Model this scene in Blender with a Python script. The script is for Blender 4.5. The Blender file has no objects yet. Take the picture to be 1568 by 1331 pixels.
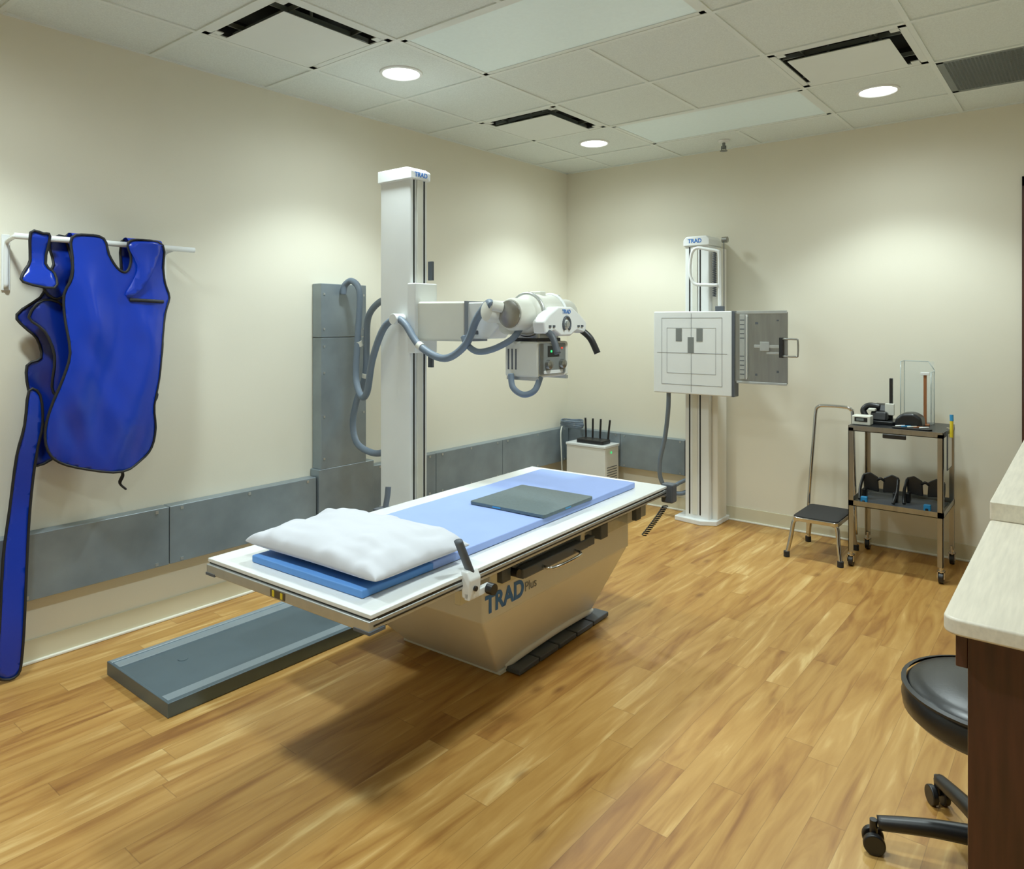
import bpy, bmesh, math, random
from mathutils import Vector, Matrix, noise
from mathutils.geometry import delaunay_2d_cdt
random.seed(4)
C=bpy.context.scene.collection
H=2.707
# ------------------------------------------------------------ materials
def srgb(r,g,b):
    f=lambda c:(c/255/12.92) if c/255<=.04045 else ((c/255+.055)/1.055)**2.4
    return (f(r),f(g),f(b),1)
def N(nt,t,**k):
    n=nt.nodes.new(t)
    for a,v in k.items(): setattr(n,a,v)
    return n
def mat(name,rgb,rough=.5,metal=0.0,var=.06,scale=8,bump=0.0,bscale=200,coat=0,spec=.5,stretch=None,trans=0,alpha=1,emis=0,ecol=None):
    m=bpy.data.materials.new(name); m.use_nodes=True; nt=m.node_tree
    b=nt.nodes['Principled BSDF']; L=nt.links
    tc=N(nt,'ShaderNodeTexCoord'); mp=N(nt,'ShaderNodeMapping'); L.new(tc.outputs['Object'],mp.inputs[0])
    if stretch: mp.inputs['Scale'].default_value=stretch
    nz=N(nt,'ShaderNodeTexNoise'); nz.inputs['Scale'].default_value=scale; nz.inputs['Detail'].default_value=4
    L.new(mp.outputs[0],nz.inputs['Vector'])
    rp=N(nt,'ShaderNodeValToRGB'); c=srgb(*rgb)
    rp.color_ramp.elements[0].position=.3; rp.color_ramp.elements[1].position=.7
    rp.color_ramp.elements[0].color=tuple(max(0,x*(1-var)) for x in c[:3])+(1,)
    rp.color_ramp.elements[1].color=tuple(min(1,x*(1+var)) for x in c[:3])+(1,)
    L.new(nz.outputs[0],rp.inputs[0]); L.new(rp.outputs[0],b.inputs['Base Color'])
    b.inputs['Roughness'].default_value=rough; b.inputs['Metallic'].default_value=metal
    b.inputs['Specular IOR Level'].default_value=spec
    b.inputs['Coat Weight'].default_value=coat
    if trans: b.inputs['Transmission Weight'].default_value=trans
    if alpha<1: b.inputs['Alpha'].default_value=alpha
    if emis: 
        b.inputs['Emission Color'].default_value=ecol or c; b.inputs['Emission Strength'].default_value=emis
    if bump:
        n2=N(nt,'ShaderNodeTexNoise'); n2.inputs['Scale'].default_value=bscale; L.new(mp.outputs[0],n2.inputs['Vector'])
        bp=N(nt,'ShaderNodeBump'); bp.inputs['Strength'].default_value=bump; bp.inputs['Distance'].default_value=.002
        L.new(n2.outputs[0],bp.inputs['Height']); L.new(bp.outputs[0],b.inputs['Normal'])
    return m
M={}
M['wall']=mat('wall_paint',(231,226,207),.75,var=.012,scale=3,bump=.12,bscale=250)
M['base']=mat('vinyl_base',(214,207,178),.45,var=.02)
M['caulk']=mat('cove_lip',(236,234,220),.4,var=.02)
M['white']=mat('white_enamel',(232,235,234),.32,var=.015,coat=.2)
M['cream']=mat('cream_enamel',(230,227,216),.35,var=.015,coat=.2)
M['offw']=mat('warm_plastic',(220,220,208),.4,var=.02)
M['tile']=mat('acoustic_tile',(222,230,226),.9,var=.07,scale=150,bump=.35,bscale=180)
M['tbar']=mat('tbar',(226,233,229),.5,var=.01)
M['lens']=mat('troffer_lens',(216,232,229),.3,var=.02,scale=60,bump=.2,bscale=300,emis=.07,ecol=(.8,1,.97,1))  # faint glow added to unlit panels, for brightness and ambient light
M['black']=mat('black_plastic',(20,20,22),.4,var=.1)
M['blackv']=mat('black_vinyl',(16,18,22),.34,var=.1,bump=.1,bscale=120)
M['rubber']=mat('black_rubber',(26,26,28),.7,var=.1)
M['dark']=mat('dark_void',(30,31,30),.9,var=.1)
M['steel']=mat('brushed_steel',(160,160,156),.33,1,var=.1,scale=40,stretch=(1,1,.1))
M['chrome']=mat('chrome',(205,205,205),.12,1,var=.02)
M['alu']=mat('aluminium',(196,200,200),.35,.8,var=.05,scale=30)
M['galv']=mat('galvanised_steel',(140,152,160),.38,.5,var=.16,scale=5,bump=.05,bscale=40)
M['rail']=mat('rail_paint',(86,102,110),.4,.2,var=.05)
M['railstrip']=mat('rail_strip',(146,160,168),.35,.3,var=.05)
M['hose']=mat('grey_hose',(106,121,138),.5,var=.05)
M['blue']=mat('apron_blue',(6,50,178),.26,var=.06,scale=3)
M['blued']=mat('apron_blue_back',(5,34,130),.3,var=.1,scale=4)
M['bind']=mat('black_binding',(14,15,20),.6,var=.1)
M['pad']=mat('pad_blue',(84,142,216),.6,var=.03)
M['sheet']=mat('sheet_periwinkle',(146,170,230),.7,var=.03,bump=.1,bscale=30)
M['pillow']=mat('pillow_cotton',(204,206,214),.85,var=.01,bump=.1,bscale=500)
M['slate']=mat('detector_slate',(76,94,100),.45,var=.12,scale=120)
M['ink']=mat('ink_blue',(32,110,196),.5)
M['line']=mat('ink_grey',(120,124,130),.6)
M['dgrey']=mat('dark_grey',(74,80,88),.5,var=.08)
M['mgrey']=mat('mid_grey',(116,120,118),.5,var=.06)
M['brown']=mat('dark_walnut',(66,34,24),.4,var=.35,scale=7,stretch=(8,8,.7),coat=.2)
M['woodr']=mat('wood_ruler',(150,92,52),.5,var=.2,stretch=(10,10,1))
M['lam']=mat('counter_laminate',(226,217,198),.4,var=.09,scale=9,stretch=(12,.8,9))
M['acr']=mat('clear_acrylic',(225,235,232),.05,var=0,alpha=.2)
M['acre']=mat('acrylic_edge',(190,205,205),.1,var=0,alpha=.7)
M['ledg']=mat('led_green',(40,200,90),.4,emis=.6,ecol=(.05,1,.3,1))
M['ledr']=mat('led_red',(220,60,40),.4,emis=.5,ecol=(1,.1,.05,1))
M['glow']=mat('lamp_lens',(255,255,250),.4,var=0,emis=9,ecol=(.95,1,.98,1))
M['yellow']=mat('yellow_plastic',(226,200,40),.4)
M['cyan']=mat('blue_clip',(40,140,200),.4)
M['brownmet']=mat('bronze_paint',(90,80,66),.4,.4)
M['grille']=mat('grille_grey',(112,120,118),.5,var=.05)
# floor planks
def floor_mat():
    m=bpy.data.materials.new('plank_floor'); m.use_nodes=True; nt=m.node_tree; L=nt.links
    b=nt.nodes['Principled BSDF']
    def mth(op,a,bb=None,c=None):
        n=N(nt,'ShaderNodeMath',operation=op)
        for i,v in enumerate((a,bb,c)):
            if v is None: continue
            if isinstance(v,(int,float)): n.inputs[i].default_value=v
            else: L.new(v,n.inputs[i])
        return n.outputs[0]
    tc=N(nt,'ShaderNodeTexCoord'); sp=N(nt,'ShaderNodeSeparateXYZ'); L.new(tc.outputs['Object'],sp.inputs[0])
    x,y=sp.outputs[0],sp.outputs[1]
    W,LN=.095,1.05
    xr=mth('DIVIDE',x,W); row=mth('FLOOR',xr)
    wn=N(nt,'ShaderNodeTexWhiteNoise',noise_dimensions='1D'); L.new(row,wn.inputs['W'])
    yo=mth('ADD',mth('DIVIDE',y,LN),mth('MULTIPLY',wn.outputs['Value'],7.3)); col=mth('FLOOR',yo)
    cb=N(nt,'ShaderNodeCombineXYZ'); L.new(row,cb.inputs[0]); L.new(col,cb.inputs[1])
    w2=N(nt,'ShaderNodeTexWhiteNoise',noise_dimensions='3D'); L.new(cb.outputs[0],w2.inputs['Vector'])
    idv=w2.outputs['Value']
    g=N(nt,'ShaderNodeCombineXYZ'); L.new(mth('MULTIPLY',x,13.0),g.inputs[0]); L.new(mth('MULTIPLY',y,1.6),g.inputs[1]); L.new(mth('MULTIPLY',idv,40.0),g.inputs[2])
    n1=N(nt,'ShaderNodeTexNoise'); n1.inputs['Scale'].default_value=1.2; n1.inputs['Detail'].default_value=4; n1.inputs['Roughness'].default_value=.5; n1.inputs['Distortion'].default_value=1.2
    L.new(g.outputs[0],n1.inputs['Vector'])
    g2=N(nt,'ShaderNodeCombineXYZ'); L.new(mth('MULTIPLY',x,70.0),g2.inputs[0]); L.new(mth('MULTIPLY',y,4.0),g2.inputs[1]); L.new(mth('MULTIPLY',idv,90.0),g2.inputs[2])
    n2=N(nt,'ShaderNodeTexNoise'); n2.inputs['Scale'].default_value=1.5; n2.inputs['Detail'].default_value=3; L.new(g2.outputs[0],n2.inputs['Vector'])
    v=mth('ADD',mth('MULTIPLY',n1.outputs[0],1.0),mth('MULTIPLY',idv,.26)); v=mth('ADD',v,mth('MULTIPLY',n2.outputs[0],.12))
    v=mth('SUBTRACT',v,.20)
    rp=N(nt,'ShaderNodeValToRGB'); L.new(v,rp.inputs[0]); cr=rp.color_ramp
    cr.elements[0].position=.2; cr.elements[0].color=srgb(138,90,40)
    cr.elements[1].position=.84; cr.elements[1].color=srgb(226,192,124)
    for p,c in((.34,(162,113,53)),(.48,(178,131,65)),(.62,(190,144,77)),(.71,(205,163,97))):
        e=cr.elements.new(p); e.color=srgb(*c)
    k=N(nt,'ShaderNodeCombineXYZ'); L.new(mth('MULTIPLY',x,6.0),k.inputs[0]); L.new(mth('MULTIPLY',y,2.6),k.inputs[1])
    vo=N(nt,'ShaderNodeTexVoronoi'); vo.inputs['Scale'].default_value=.8; L.new(k.outputs[0],vo.inputs['Vector'])
    kn=N(nt,'ShaderNodeMapRange'); kn.inputs[1].default_value=.02; kn.inputs[2].default_value=.11; kn.inputs[3].default_value=.75; kn.inputs[4].default_value=0; L.new(vo.outputs['Distance'],kn.inputs[0])
    mx=N(nt,'ShaderNodeMix',data_type='RGBA'); L.new(kn.outputs[0],mx.inputs['Factor']); L.new(rp.outputs[0],mx.inputs['A']); mx.inputs['B'].default_value=srgb(106,62,28)
    fx=mth('FRACT',xr); ex=mth('MINIMUM',fx,mth('SUBTRACT',1.0,fx)); fy=mth('FRACT',yo); ey=mth('MINIMUM',fy,mth('SUBTRACT',1.0,fy))
    sx=mth('LESS_THAN',ex,.010); sy=mth('LESS_THAN',ey,.0014); se=mth('MULTIPLY',mth('MAXIMUM',sx,sy),.36)
    m2=N(nt,'ShaderNodeMix',data_type='RGBA'); L.new(se,m2.inputs['Factor']); L.new(mx.outputs['Result'],m2.inputs['A']); m2.inputs['B'].default_value=srgb(90,56,26)
    L.new(m2.outputs['Result'],b.inputs['Base Color'])
    b.inputs['Roughness'].default_value=.4; b.inputs['Specular IOR Level'].default_value=.4
    bp=N(nt,'ShaderNodeBump'); bp.inputs['Strength'].default_value=.1; bp.inputs['Distance'].default_value=.002; L.new(n2.outputs[0],bp.inputs['Height']); L.new(bp.outputs[0],b.inputs['Normal'])
    return m
M['floor']=floor_mat()
# ------------------------------------------------------------ helpers
def group(name,loc=(0,0,0)):
    e=bpy.data.objects.new(name,None); e.empty_display_size=.1; e.location=loc; C.objects.link(e)
    return e
def link(name,me,m,parent=None,smooth=False,bevel=0,seg=2):
    o=bpy.data.objects.new(name,me); C.objects.link(o)
    if m is not None: me.materials.append(M[m] if isinstance(m,str) else m)
    if parent is not None:
        o.parent=parent; o.matrix_parent_inverse=Matrix.Translation(parent.location).inverted()
    if smooth:
        for p in me.polygons: p.use_smooth=True
    if bevel:
        md=o.modifiers.new('bv','BEVEL'); md.width=bevel; md.segments=seg; md.limit_method='ANGLE'; md.angle_limit=math.radians(35)
        for p in me.polygons: p.use_smooth=True
        md.harden_normals=True
    return o
BF=[(0,1,3,2),(4,6,7,5),(0,4,5,1),(2,3,7,6),(0,2,6,4),(1,5,7,3)]
def boxes(name,L,m,parent=None,bevel=0,seg=2):
    me=bpy.data.meshes.new(name); V=[];F=[]
    for (x0,x1,y0,y1,z0,z1) in L:
        n=len(V); V+=[(x,y,z) for x in(x0,x1) for y in(y0,y1) for z in(z0,z1)]
        F+=[tuple(n+i for i in f) for f in BF]
    me.from_pydata(V,[],F); me.update(); return link(name,me,m,parent,False,bevel,seg)
def box(name,x0,x1,y0,y1,z0,z1,m,parent=None,bevel=0,seg=2):
    return boxes(name,[(x0,x1,y0,y1,z0,z1)],m,parent,bevel,seg)
def frust(name,b,t,m,parent=None,bevel=0):
    me=bpy.data.meshes.new(name)
    V=[(b[0],b[2],b[4]),(b[1],b[2],b[4]),(b[1],b[3],b[4]),(b[0],b[3],b[4]),(t[0],t[2],t[4]),(t[1],t[2],t[4]),(t[1],t[3],t[4]),(t[0],t[3],t[4])]
    me.from_pydata(V,[],[(3,2,1,0),(4,5,6,7),(0,1,5,4),(1,2,6,5),(2,3,7,6),(3,0,4,7)]); me.update()
    return link(name,me,m,parent,False,bevel)
def catmull(P,n=8,closed=False):
    P=[Vector(p) for p in P]; out=[]; k=len(P)
    rng=range(k if closed else k-1)
    for i in rng:
        g=lambda j:P[j%k] if closed else P[max(0,min(k-1,j))]
        p0,p1,p2,p3=g(i-1),g(i),g(i+1),g(i+2)
        for s in range(n):
            t=s/n
            out.append(.5*((2*p1)+(-p0+p2)*t+(2*p0-5*p1+4*p2-p3)*t*t+(-p0+3*p1-3*p2+p3)*t**3))
    if not closed: out.append(P[-1])
    return out
def sweep(name,P,r,m,parent=None,seg=12,smooth=True,n=8,closed=False,flat=None):
    pts=catmull(P,n,closed) if smooth else [Vector(p) for p in P]
    K=len(pts); V=[];F=[]
    up=None
    for i,p in enumerate(pts):
        a=pts[(i-1)%K] if (closed or i>0) else p; b=pts[(i+1)%K] if (closed or i<K-1) else p
        t=(b-a); 
        t=t.normalized() if t.length>1e-9 else Vector((0,0,1))
        if up is None:
            up=Vector((0,0,1)) if abs(t.z)<.9 else Vector((1,0,0))
        u=(up-t*up.dot(t)); 
        if u.length<1e-6: u=t.orthogonal()
        u.normalize(); up=u; w=t.cross(u)
        ri=r(i/(K-1)) if callable(r) else r
        for s in range(seg):
            a_=2*math.pi*s/seg
            cu,cw=math.cos(a_)*ri,math.sin(a_)*ri
            V.append(p+u*cu+w*cw*(flat or 1))
    rr=K if closed else K-1
    for i in range(rr):
        j=(i+1)%K
        for s in range(seg):
            s2=(s+1)%seg; F.append((i*seg+s,i*seg+s2,j*seg+s2,j*seg+s))
    if not closed: F.append(tuple(range(seg))[::-1]); F.append(tuple((K-1)*seg+s for s in range(seg)))
    me=bpy.data.meshes.new(name); me.from_pydata(V,[],F); me.update()
    bm=bmesh.new(); bm.from_mesh(me); bmesh.ops.recalc_face_normals(bm,faces=bm.faces); bm.to_mesh(me); bm.free()
    return link(name,me,m,parent,True)
def cyl(name,p0,p1,r,m,parent=None,seg=28,r2=None,bevel=.0):
    p0,p1=Vector(p0),Vector(p1); d=p1-p0
    me=bpy.data.meshes.new(name); bm=bmesh.new()
    bmesh.ops.create_cone(bm,cap_ends=True,segments=seg,radius1=r,radius2=r if r2 is None else r2,depth=d.length)
    q=Vector((0,0,1)).rotation_difference(d.normalized())
    bmesh.ops.transform(bm,matrix=Matrix.Translation((p0+p1)/2)@q.to_matrix().to_4x4(),verts=bm.verts)
    bm.to_mesh(me); bm.free()
    return link(name,me,m,parent,False,bevel or min(r*.08,.003))
def lathe(name,prof,p0,axis,m,parent=None,seg=36,caps=True):
    axis=Vector(axis).normalized(); q=Vector((0,0,1)).rotation_difference(axis).to_matrix().to_4x4(); T=Matrix.Translation(p0)@q
    V=[];F=[]
    for r,z in prof:
        for s in range(seg):
            a=2*math.pi*s/seg; V.append(T@Vector((r*math.cos(a),r*math.sin(a),z)))
    for i in range(len(prof)-1):
        for s in range(seg):
            s2=(s+1)%seg; F.append((i*seg+s,i*seg+s2,(i+1)*seg+s2,(i+1)*seg+s))
    if caps: F.append(tuple(range(seg))[::-1]); F.append(tuple((len(prof)-1)*seg+s for s in range(seg)))
    me=bpy.data.meshes.new(name); me.from_pydata(V,[],F); me.update()
    o=link(name,me,m,parent,True)
    md=o.modifiers.new('es','EDGE_SPLIT'); md.split_angle=math.radians(40)
    return o
def prism(name,pts,axis,a,b,m,parent=None,bevel=0,seg=2):
    def mk(p,v):
        return {'x':(v,p[0],p[1]),'y':(p[0],v,p[1]),'z':(p[0],p[1],v)}[axis]
    n=len(pts); V=[mk(p,a) for p in pts]+[mk(p,b) for p in pts]
    F=[tuple(range(n)),tuple(range(n,2*n))[::-1]]+[(i,(i+1)%n,n+(i+1)%n,n+i) for i in range(n)]
    me=bpy.data.meshes.new(name); me.from_pydata(V,[],F); me.update()
    bm=bmesh.new(); bm.from_mesh(me); bmesh.ops.recalc_face_normals(bm,faces=bm.faces); bm.to_mesh(me); bm.free()
    return link(name,me,m,parent,False,bevel,seg)
def rrect(x0,x1,y0,y1,r,n=5):
    P=[]
    for cx,cy,a0 in((x1-r,y1-r,0),(x0+r,y1-r,90),(x0+r,y0+r,180),(x1-r,y0+r,270)):
        for i in range(n+1):
            a=math.radians(a0+90*i/n); P.append((cx+r*math.cos(a),cy+r*math.sin(a)))
    return P
def text(name,s,size,loc,right,up,m,parent=None,bold=0):
    c=bpy.data.curves.new(name,'FONT'); c.body=s; c.size=size; c.extrude=.0004; c.offset=bold
    c.materials.append(M[m]); c.align_x='CENTER'; c.align_y='CENTER'
    o=bpy.data.objects.new(name,c); C.objects.link(o)
    r=Vector(right).normalized(); u=Vector(up).normalized(); n=r.cross(u)
    mt=Matrix((r,u,n)).transposed().to_4x4(); mt.translation=loc
    if parent is not None: o.parent=parent; o.matrix_parent_inverse=Matrix.Translation(parent.location).inverted()
    o.matrix_basis=mt
    return o
# ------------------------------------------------------------ room shell
XR,YN=4.15,-6.6
box('floor',-.1,XR+.1,YN-.1,.1,-.1,0,'floor')
box('wall_left',-.12,0,YN-.1,.12,0,H+.3,'wall')
box('wall_back',0,XR,0,.12,0,H+.3,'wall')
box('wall_right',XR,XR+.12,YN-.1,.12,0,H+.3,'wall')
box('wall_front',0,XR,YN-.12,YN,0,H+.3,'wall')
g=group('baseboard_left'); box('board',0,.008,YN,0,0,.10,'base',g,.002); box('cove',0,.02,YN,0,0,.012,'caulk',g,.004)
g=group('baseboard_back'); box('board',0,3.17,-.008,0,0,.10,'base',g,.002); box('cove',0,3.17,-.02,0,0,.012,'caulk',g,.004)
T=.61
xs=[0]+[.444+T*j for j in range(0,7)]; xs=[x for x in xs if x<XR]+[XR]
ys=[0]+[-(.449+T*i) for i in range(0,11)]; ys=[y for y in ys if y>YN]+[YN]
special={}
def cell(i,j): return (xs[j],xs[j+1],ys[i+1],ys[i])
for (i,j) in ((1,2),(1,3),(4,2),(4,3),(7,2),(7,3)): special[(i,j)]='troffer'
for (i,j) in ((1,1),(4,1),(7,1),(1,4),(4,4),(7,4)): special[(i,j)]='down'
for (i,j) in ((2,1),(5,1),(2,4),(8,4)): special[(i,j)]='diff'
special[(1,5)]='grille'
L=[]
for i in range(len(ys)-1):
    for j in range(len(xs)-1):
        if (i,j) not in special:
            x0,x1,y0,y1=cell(i,j); L.append((x0,x1,y0,y1,H+.004,H+.02))
L.append((0,XR,YN,0,H+.2,H+.25))  # unseen slab above the tiles, added to stop light leaks
boxes('ceiling',L,'tile')
B=[]
for j,x in enumerate(xs[1:-1],1):
    for i in range(len(ys)-1):
        if j==3 and i in(1,4,7): continue
        B.append((x-.011,x+.011,ys[i+1]-.011,ys[i]+.011 if i else 0,H-.002,H+.006))
for y in ys[1:-1]:
    B.append((0,XR,y-.011,y+.011,H-.0025,H+.0055))
B+= [(0,.02,YN,0,H-.003,H+.004),(0,XR,-.02,0,H-.003,H+.004)]
boxes('trim_ceiling_grid',B,'tbar')
for i in(1,4,7):
    x0,x1,y0,y1=xs[2],xs[4],ys[i+1],ys[i]
    g=group('ceiling_light_panel',((x0+x1)/2,(y0+y1)/2,H))
    box('lens',x0+.035,x1-.035,y0+.035,y1-.035,H+.003,H+.009,'lens',g,.002)
    boxes('frame',[(x0+.01,x1-.01,y0+.01,y0+.038,H,H+.012),(x0+.01,x1-.01,y1-.038,y1-.01,H,H+.012),(x0+.01,x0+.038,y0,y1,H,H+.012),(x1-.038,x1-.01,y0,y1,H,H+.012)],'tbar',g)
    box('housing',x0+.01,x1-.01,y0+.01,y1-.01,H+.013,H+.09,'tbar',g)
LC=(.85,1.0,1.0)
for (i,j),k in special.items():
    x0,x1,y0,y1=cell(i,j); cx,cy=(x0+x1)/2,(y0+y1)/2
    if k=='down':
        g=group('recessed_downlight',(cx,cy,H))
        r=.098
        me=bpy.data.meshes.new('tile'); n=32; V=[];F=[]
        for s in range(n):
            a=2*math.pi*s/n; c_,s_=math.cos(a),math.sin(a); V.append((cx+r*c_,cy+r*s_,H+.004))
            k2=.5*T/max(abs(c_),abs(s_)); V.append((cx+k2*c_,cy+k2*s_,H+.004))
        for s in range(n):
            a=2*s; b=2*((s+1)%n); F.append((a,a+1,b+1,b))
        me.from_pydata(V,[],F); me.update(); link('tile',me,'tile',g)
        lathe('trim_ring',[(.090,.02),(.091,-.002),(.096,-.006),(.108,-.003),(.110,.004)],(cx,cy,H),(0,0,1),'white',g,caps=False)
        cyl('lens',(cx,cy,H+.003),(cx,cy,H+.007),.0905,'glow',g,seg=40)
        for nm,en,sz,bl in(('lamp',90,112,.5),('added_fill_spot',38,174,1.0)):  # second, wide spot is added fill to brighten the upper walls
            ld=bpy.data.lights.new(nm,'SPOT'); ld.energy=en; ld.spot_size=math.radians(sz); ld.spot_blend=bl; ld.shadow_soft_size=.1; ld.color=LC
            lo=bpy.data.objects.new(nm,ld); C.objects.link(lo); lo.parent=g; lo.location=(0,0,-.012)
    elif k=='diff':
        g=group('air_diffuser',(cx,cy,H))
        h=T/2-.012; q=.262; p=.222
        boxes('flange',[(cx-h,cx+h,cy-h,cy-q,H-.001,H+.005),(cx-h,cx+h,cy+q,cy+h,H-.001,H+.005),(cx-h,cx-q,cy-h,cy+h,H-.001,H+.005),(cx+q,cx+h,cy-h,cy+h,H-.001,H+.005)],'tbar',g)
        box('plenum',cx-h+.01,cx+h-.01,cy-h+.01,cy+h-.01,H+.09,H+.1,'dark',g)
        boxes('collar',[(cx-q-.01,cx+q+.01,cy-q-.01,cy-q,H+.004,H+.09),(cx-q-.01,cx+q+.01,cy+q,cy+q+.01,H+.004,H+.09),(cx-q-.01,cx-q,cy-q,cy+q,H+.004,H+.09),(cx+q,cx+q+.01,cy-q,cy+q,H+.004,H+.09)],'dark',g)
        frust('plaque',(cx-p,cx+p,cy-p,cy+p,H-.024),(cx-p+.01,cx+p-.01,cy-p+.01,cy+p-.01,H-.016),'tbar',g,.002)
        boxes('vanes',[(cx-.003+d,cx+.003+d,cy-q,cy+q,H+.01,H+.03) for d in(-.16,.16)]+[(cx-q,cx+q,cy-.003+d,cy+.003+d,H+.01,H+.03) for d in(-.16,.16)],'grille',g)
        boxes('corner_blanks',[(cx+sx*.245-.02,cx+sx*.245+.02,cy+sy*.245-.02,cy+sy*.245+.02,H-.001,H+.004) for sx in(-1,1) for sy in(-1,1)],'tbar',g)
        boxes('hangers',[(cx-.1,cx-.09,cy-.005,cy+.005,H-.016,H+.09),(cx+.09,cx+.1,cy-.005,cy+.005,H-.016,H+.09)],'tbar',g)
    elif k=='grille':
        g=group('return_air_grille',(cx,cy,H)); h=T/2-.012
        boxes('flange',[(cx-h,cx+h,cy-h,cy-h+.03,H-.001,H+.005),(cx-h,cx+h,cy+h-.03,cy+h,H-.001,H+.005),(cx-h,cx-h+.03,cy-h,cy+h,H-.001,H+.005),(cx+h-.03,cx+h,cy-h,cy+h,H-.001,H+.005)],'grille',g)
        q=h-.028; bars=[]
        for s in range(34):
            t=-q+2*q*s/33; bars.append((cx+t-.003,cx+t+.003,cy-q,cy+q,H,H+.006)); bars.append((cx-q,cx+q,cy+t-.003,cy+t+.003,H,H+.006))
        boxes('egg_crate',bars,'grille',g); box('duct',cx-h,cx+h,cy-h,cy+h,H+.05,H+.06,'dark',g)
g=group('fire_sprinkler',(1.49,-.24,H))
lathe('escutcheon',[(.004,-.014),(.034,-.008),(.042,.002)],(1.49,-.24,H),(0,0,1),'white',g)
cyl('pipe',(1.49,-.24,H-.055),(1.49,-.24,H),.011,'mgrey',g); cyl('deflector',(1.49,-.24,H-.072),(1.49,-.24,H-.067),.026,'mgrey',g)
boxes('frame_arms',[(1.472,1.477,-.243,-.237,H-.068,H-.035),(1.503,1.508,-.243,-.237,H-.068,H-.035),(1.472,1.508,-.243,-.237,H-.04,H-.034)],'mgrey',g)
g=group('door_1',(3.65,0,0))
boxes('frame',[(3.18,3.24,-.02,-.001,0,2.28),(4.08,4.14,-.02,-.001,0,2.28),(3.18,4.14,-.02,-.001,2.22,2.28)],'brown',g,.003)
box('slab',3.24,4.08,-.012,-.001,.01,2.22,'brown',g); box('strike_plate',3.19,3.215,-.025,-.02,.98,1.12,'dgrey',g)
# ------------------------------------------------------------ wall wireway
g=group('cable_trough',(.05,-2.3,.42))
segs=[-5.8,-4.62,-3.44,-2.605]; e=.002
def run(segs,g):
    for k in range(len(segs)-1):
        a,b=segs[k],segs[k+1]
        box('cover_%d'%k,e,.07,a+.002,b-.002,.285,.56,'galv',g,.003)
        boxes('screws_%d'%k,[(.07,.073,yy-.007,yy+.007,zz-.007,zz+.007) for yy in(a+.06,(a+b)/2,b-.06) for zz in(.30,.545)],'alu',g)
run(segs,g)
g=group('cable_riser_duct',(.05,-2.4,.3))
box('elbow',e,.085,-2.60,-2.2,.275,.60,'galv',g,.003)
box('riser_lower',e,.085,-2.585,-2.26,.60,1.35,'galv',g,.003); box('riser_upper',e,.085,-2.585,-2.26,1.353,1.66,'galv',g,.003)
boxes('riser_screws',[(.085,.088,yy-.006,yy+.006,zz-.006,zz+.006) for yy in(-2.565,-2.28) for zz in(.66,.9,1.15,1.3,1.4,1.6)],'alu',g)
g=group('cable_trough',(.05,-1,.42)); run([-2.198,-1.65,-.95,-.08],g)
g=group('cable_trough',(.6,-.04,.42))
box('cover_left',.005,.56,-.07,-e,.285,.55,'galv',g,.003); box('cover_right',.563,1.115,-.07,-e,.285,.55,'galv',g,.003)
boxes('screws',[(xx-.006,xx+.006,-.073,-.07,zz-.006,zz+.006) for xx in(.3,.52,.6,1.08) for zz in(.30,.535)],'alu',g)
box('end_cap',1.115,1.12,-.072,-e,.284,.551,'dgrey',g)
# ------------------------------------------------------------ floor rail
g=group('floor_track_rail',(.62,-2.5,0))
box('deck',.40,.84,-3.82,-.5,0.0,.045,'rail',g,.003)
box('edge_left',.36,.385,-3.83,-.48,0,.055,'railstrip',g,.003); box('edge_right',.855,.88,-3.83,-.48,0,.055,'rail',g,.003)
box('groove_left',.385,.44,-3.82,-.5,.0,.05,'railstrip',g,.001); box('groove_right',.80,.855,-3.82,-.5,0,.05,'railstrip',g,.001)
box('end_plate',.36,.88,-3.835,-3.825,0,.055,'rail',g,.002)
cyl('anchor_cap',(.56,-3.62,.044),(.56,-3.62,.048),.02,'rail',g)
# ------------------------------------------------------------ tube stand
g=group('xray_tube_stand',(.63,-2.47,0))
X0,X1,Y0,Y1=.515,.75,-2.52,-2.40
box('carriage_base',.40,.84,-2.68,-2.25,.056,.17,'white',g,.015)
box('mast',X0,X1,Y0,Y1,.05,2.19,'white',g,.008)
boxes('mast_channels',[(X1,X1+.002,Y0+.018,Y0+.028,.2,2.18),(X1,X1+.002,Y1-.028,Y1-.018,.2,2.18)],'black',g)
box('mast_rib',X1,X1+.01,Y0+.04,Y1-.04,.2,2.18,'offw',g,.003)
prism('mast_cap',[(X0-.01,2.18),(X1+.015,2.18),(X1+.015,2.225),(X1-.02,2.245),(X0-.01,2.245)],'y',Y0-.012,Y1+.012,'white',g,.006)
text('label','TRAD',.035,(X1+.0165,(Y0+Y1)/2,2.205),(0,1,0),(0,0,1),'ink',g,.0008)
box('carriage',X1-.005,X1+.055,Y0-.02,Y1+.02,1.28,1.64,'white',g,.006)
boxes('carriage_rollers',[(X1,X1+.03,Y1+.005,Y1+.02,1.66,1.76),(X1,X1+.03,Y1+.005,Y1+.02,1.20,1.28)],'dgrey',g)
prism('arm_inner',[(.74,1.345),(1.13,1.345),(1.13,1.54),(.74,1.545)],'y',-2.52,-2.36,'offw',g,.012)
prism('arm_outer',[(1.12,1.36),(1.27,1.36),(1.33,1.42),(1.33,1.50),(1.27,1.535),(1.12,1.535)],'y',-2.50,-2.375,'white',g,.008)
box('arm_seam',1.128,1.134,-2.522,-2.358,1.345,1.542,'line',g)
box('lock_plate',1.16,1.20,-2.505,-2.50,1.38,1.40,'dgrey',g,.003)
cx=1.42
cyl('pivot_drum',(1.31,-2.43,1.455),(1.40,-2.43,1.455),.075,'offw',g,bevel=.008)
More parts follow.
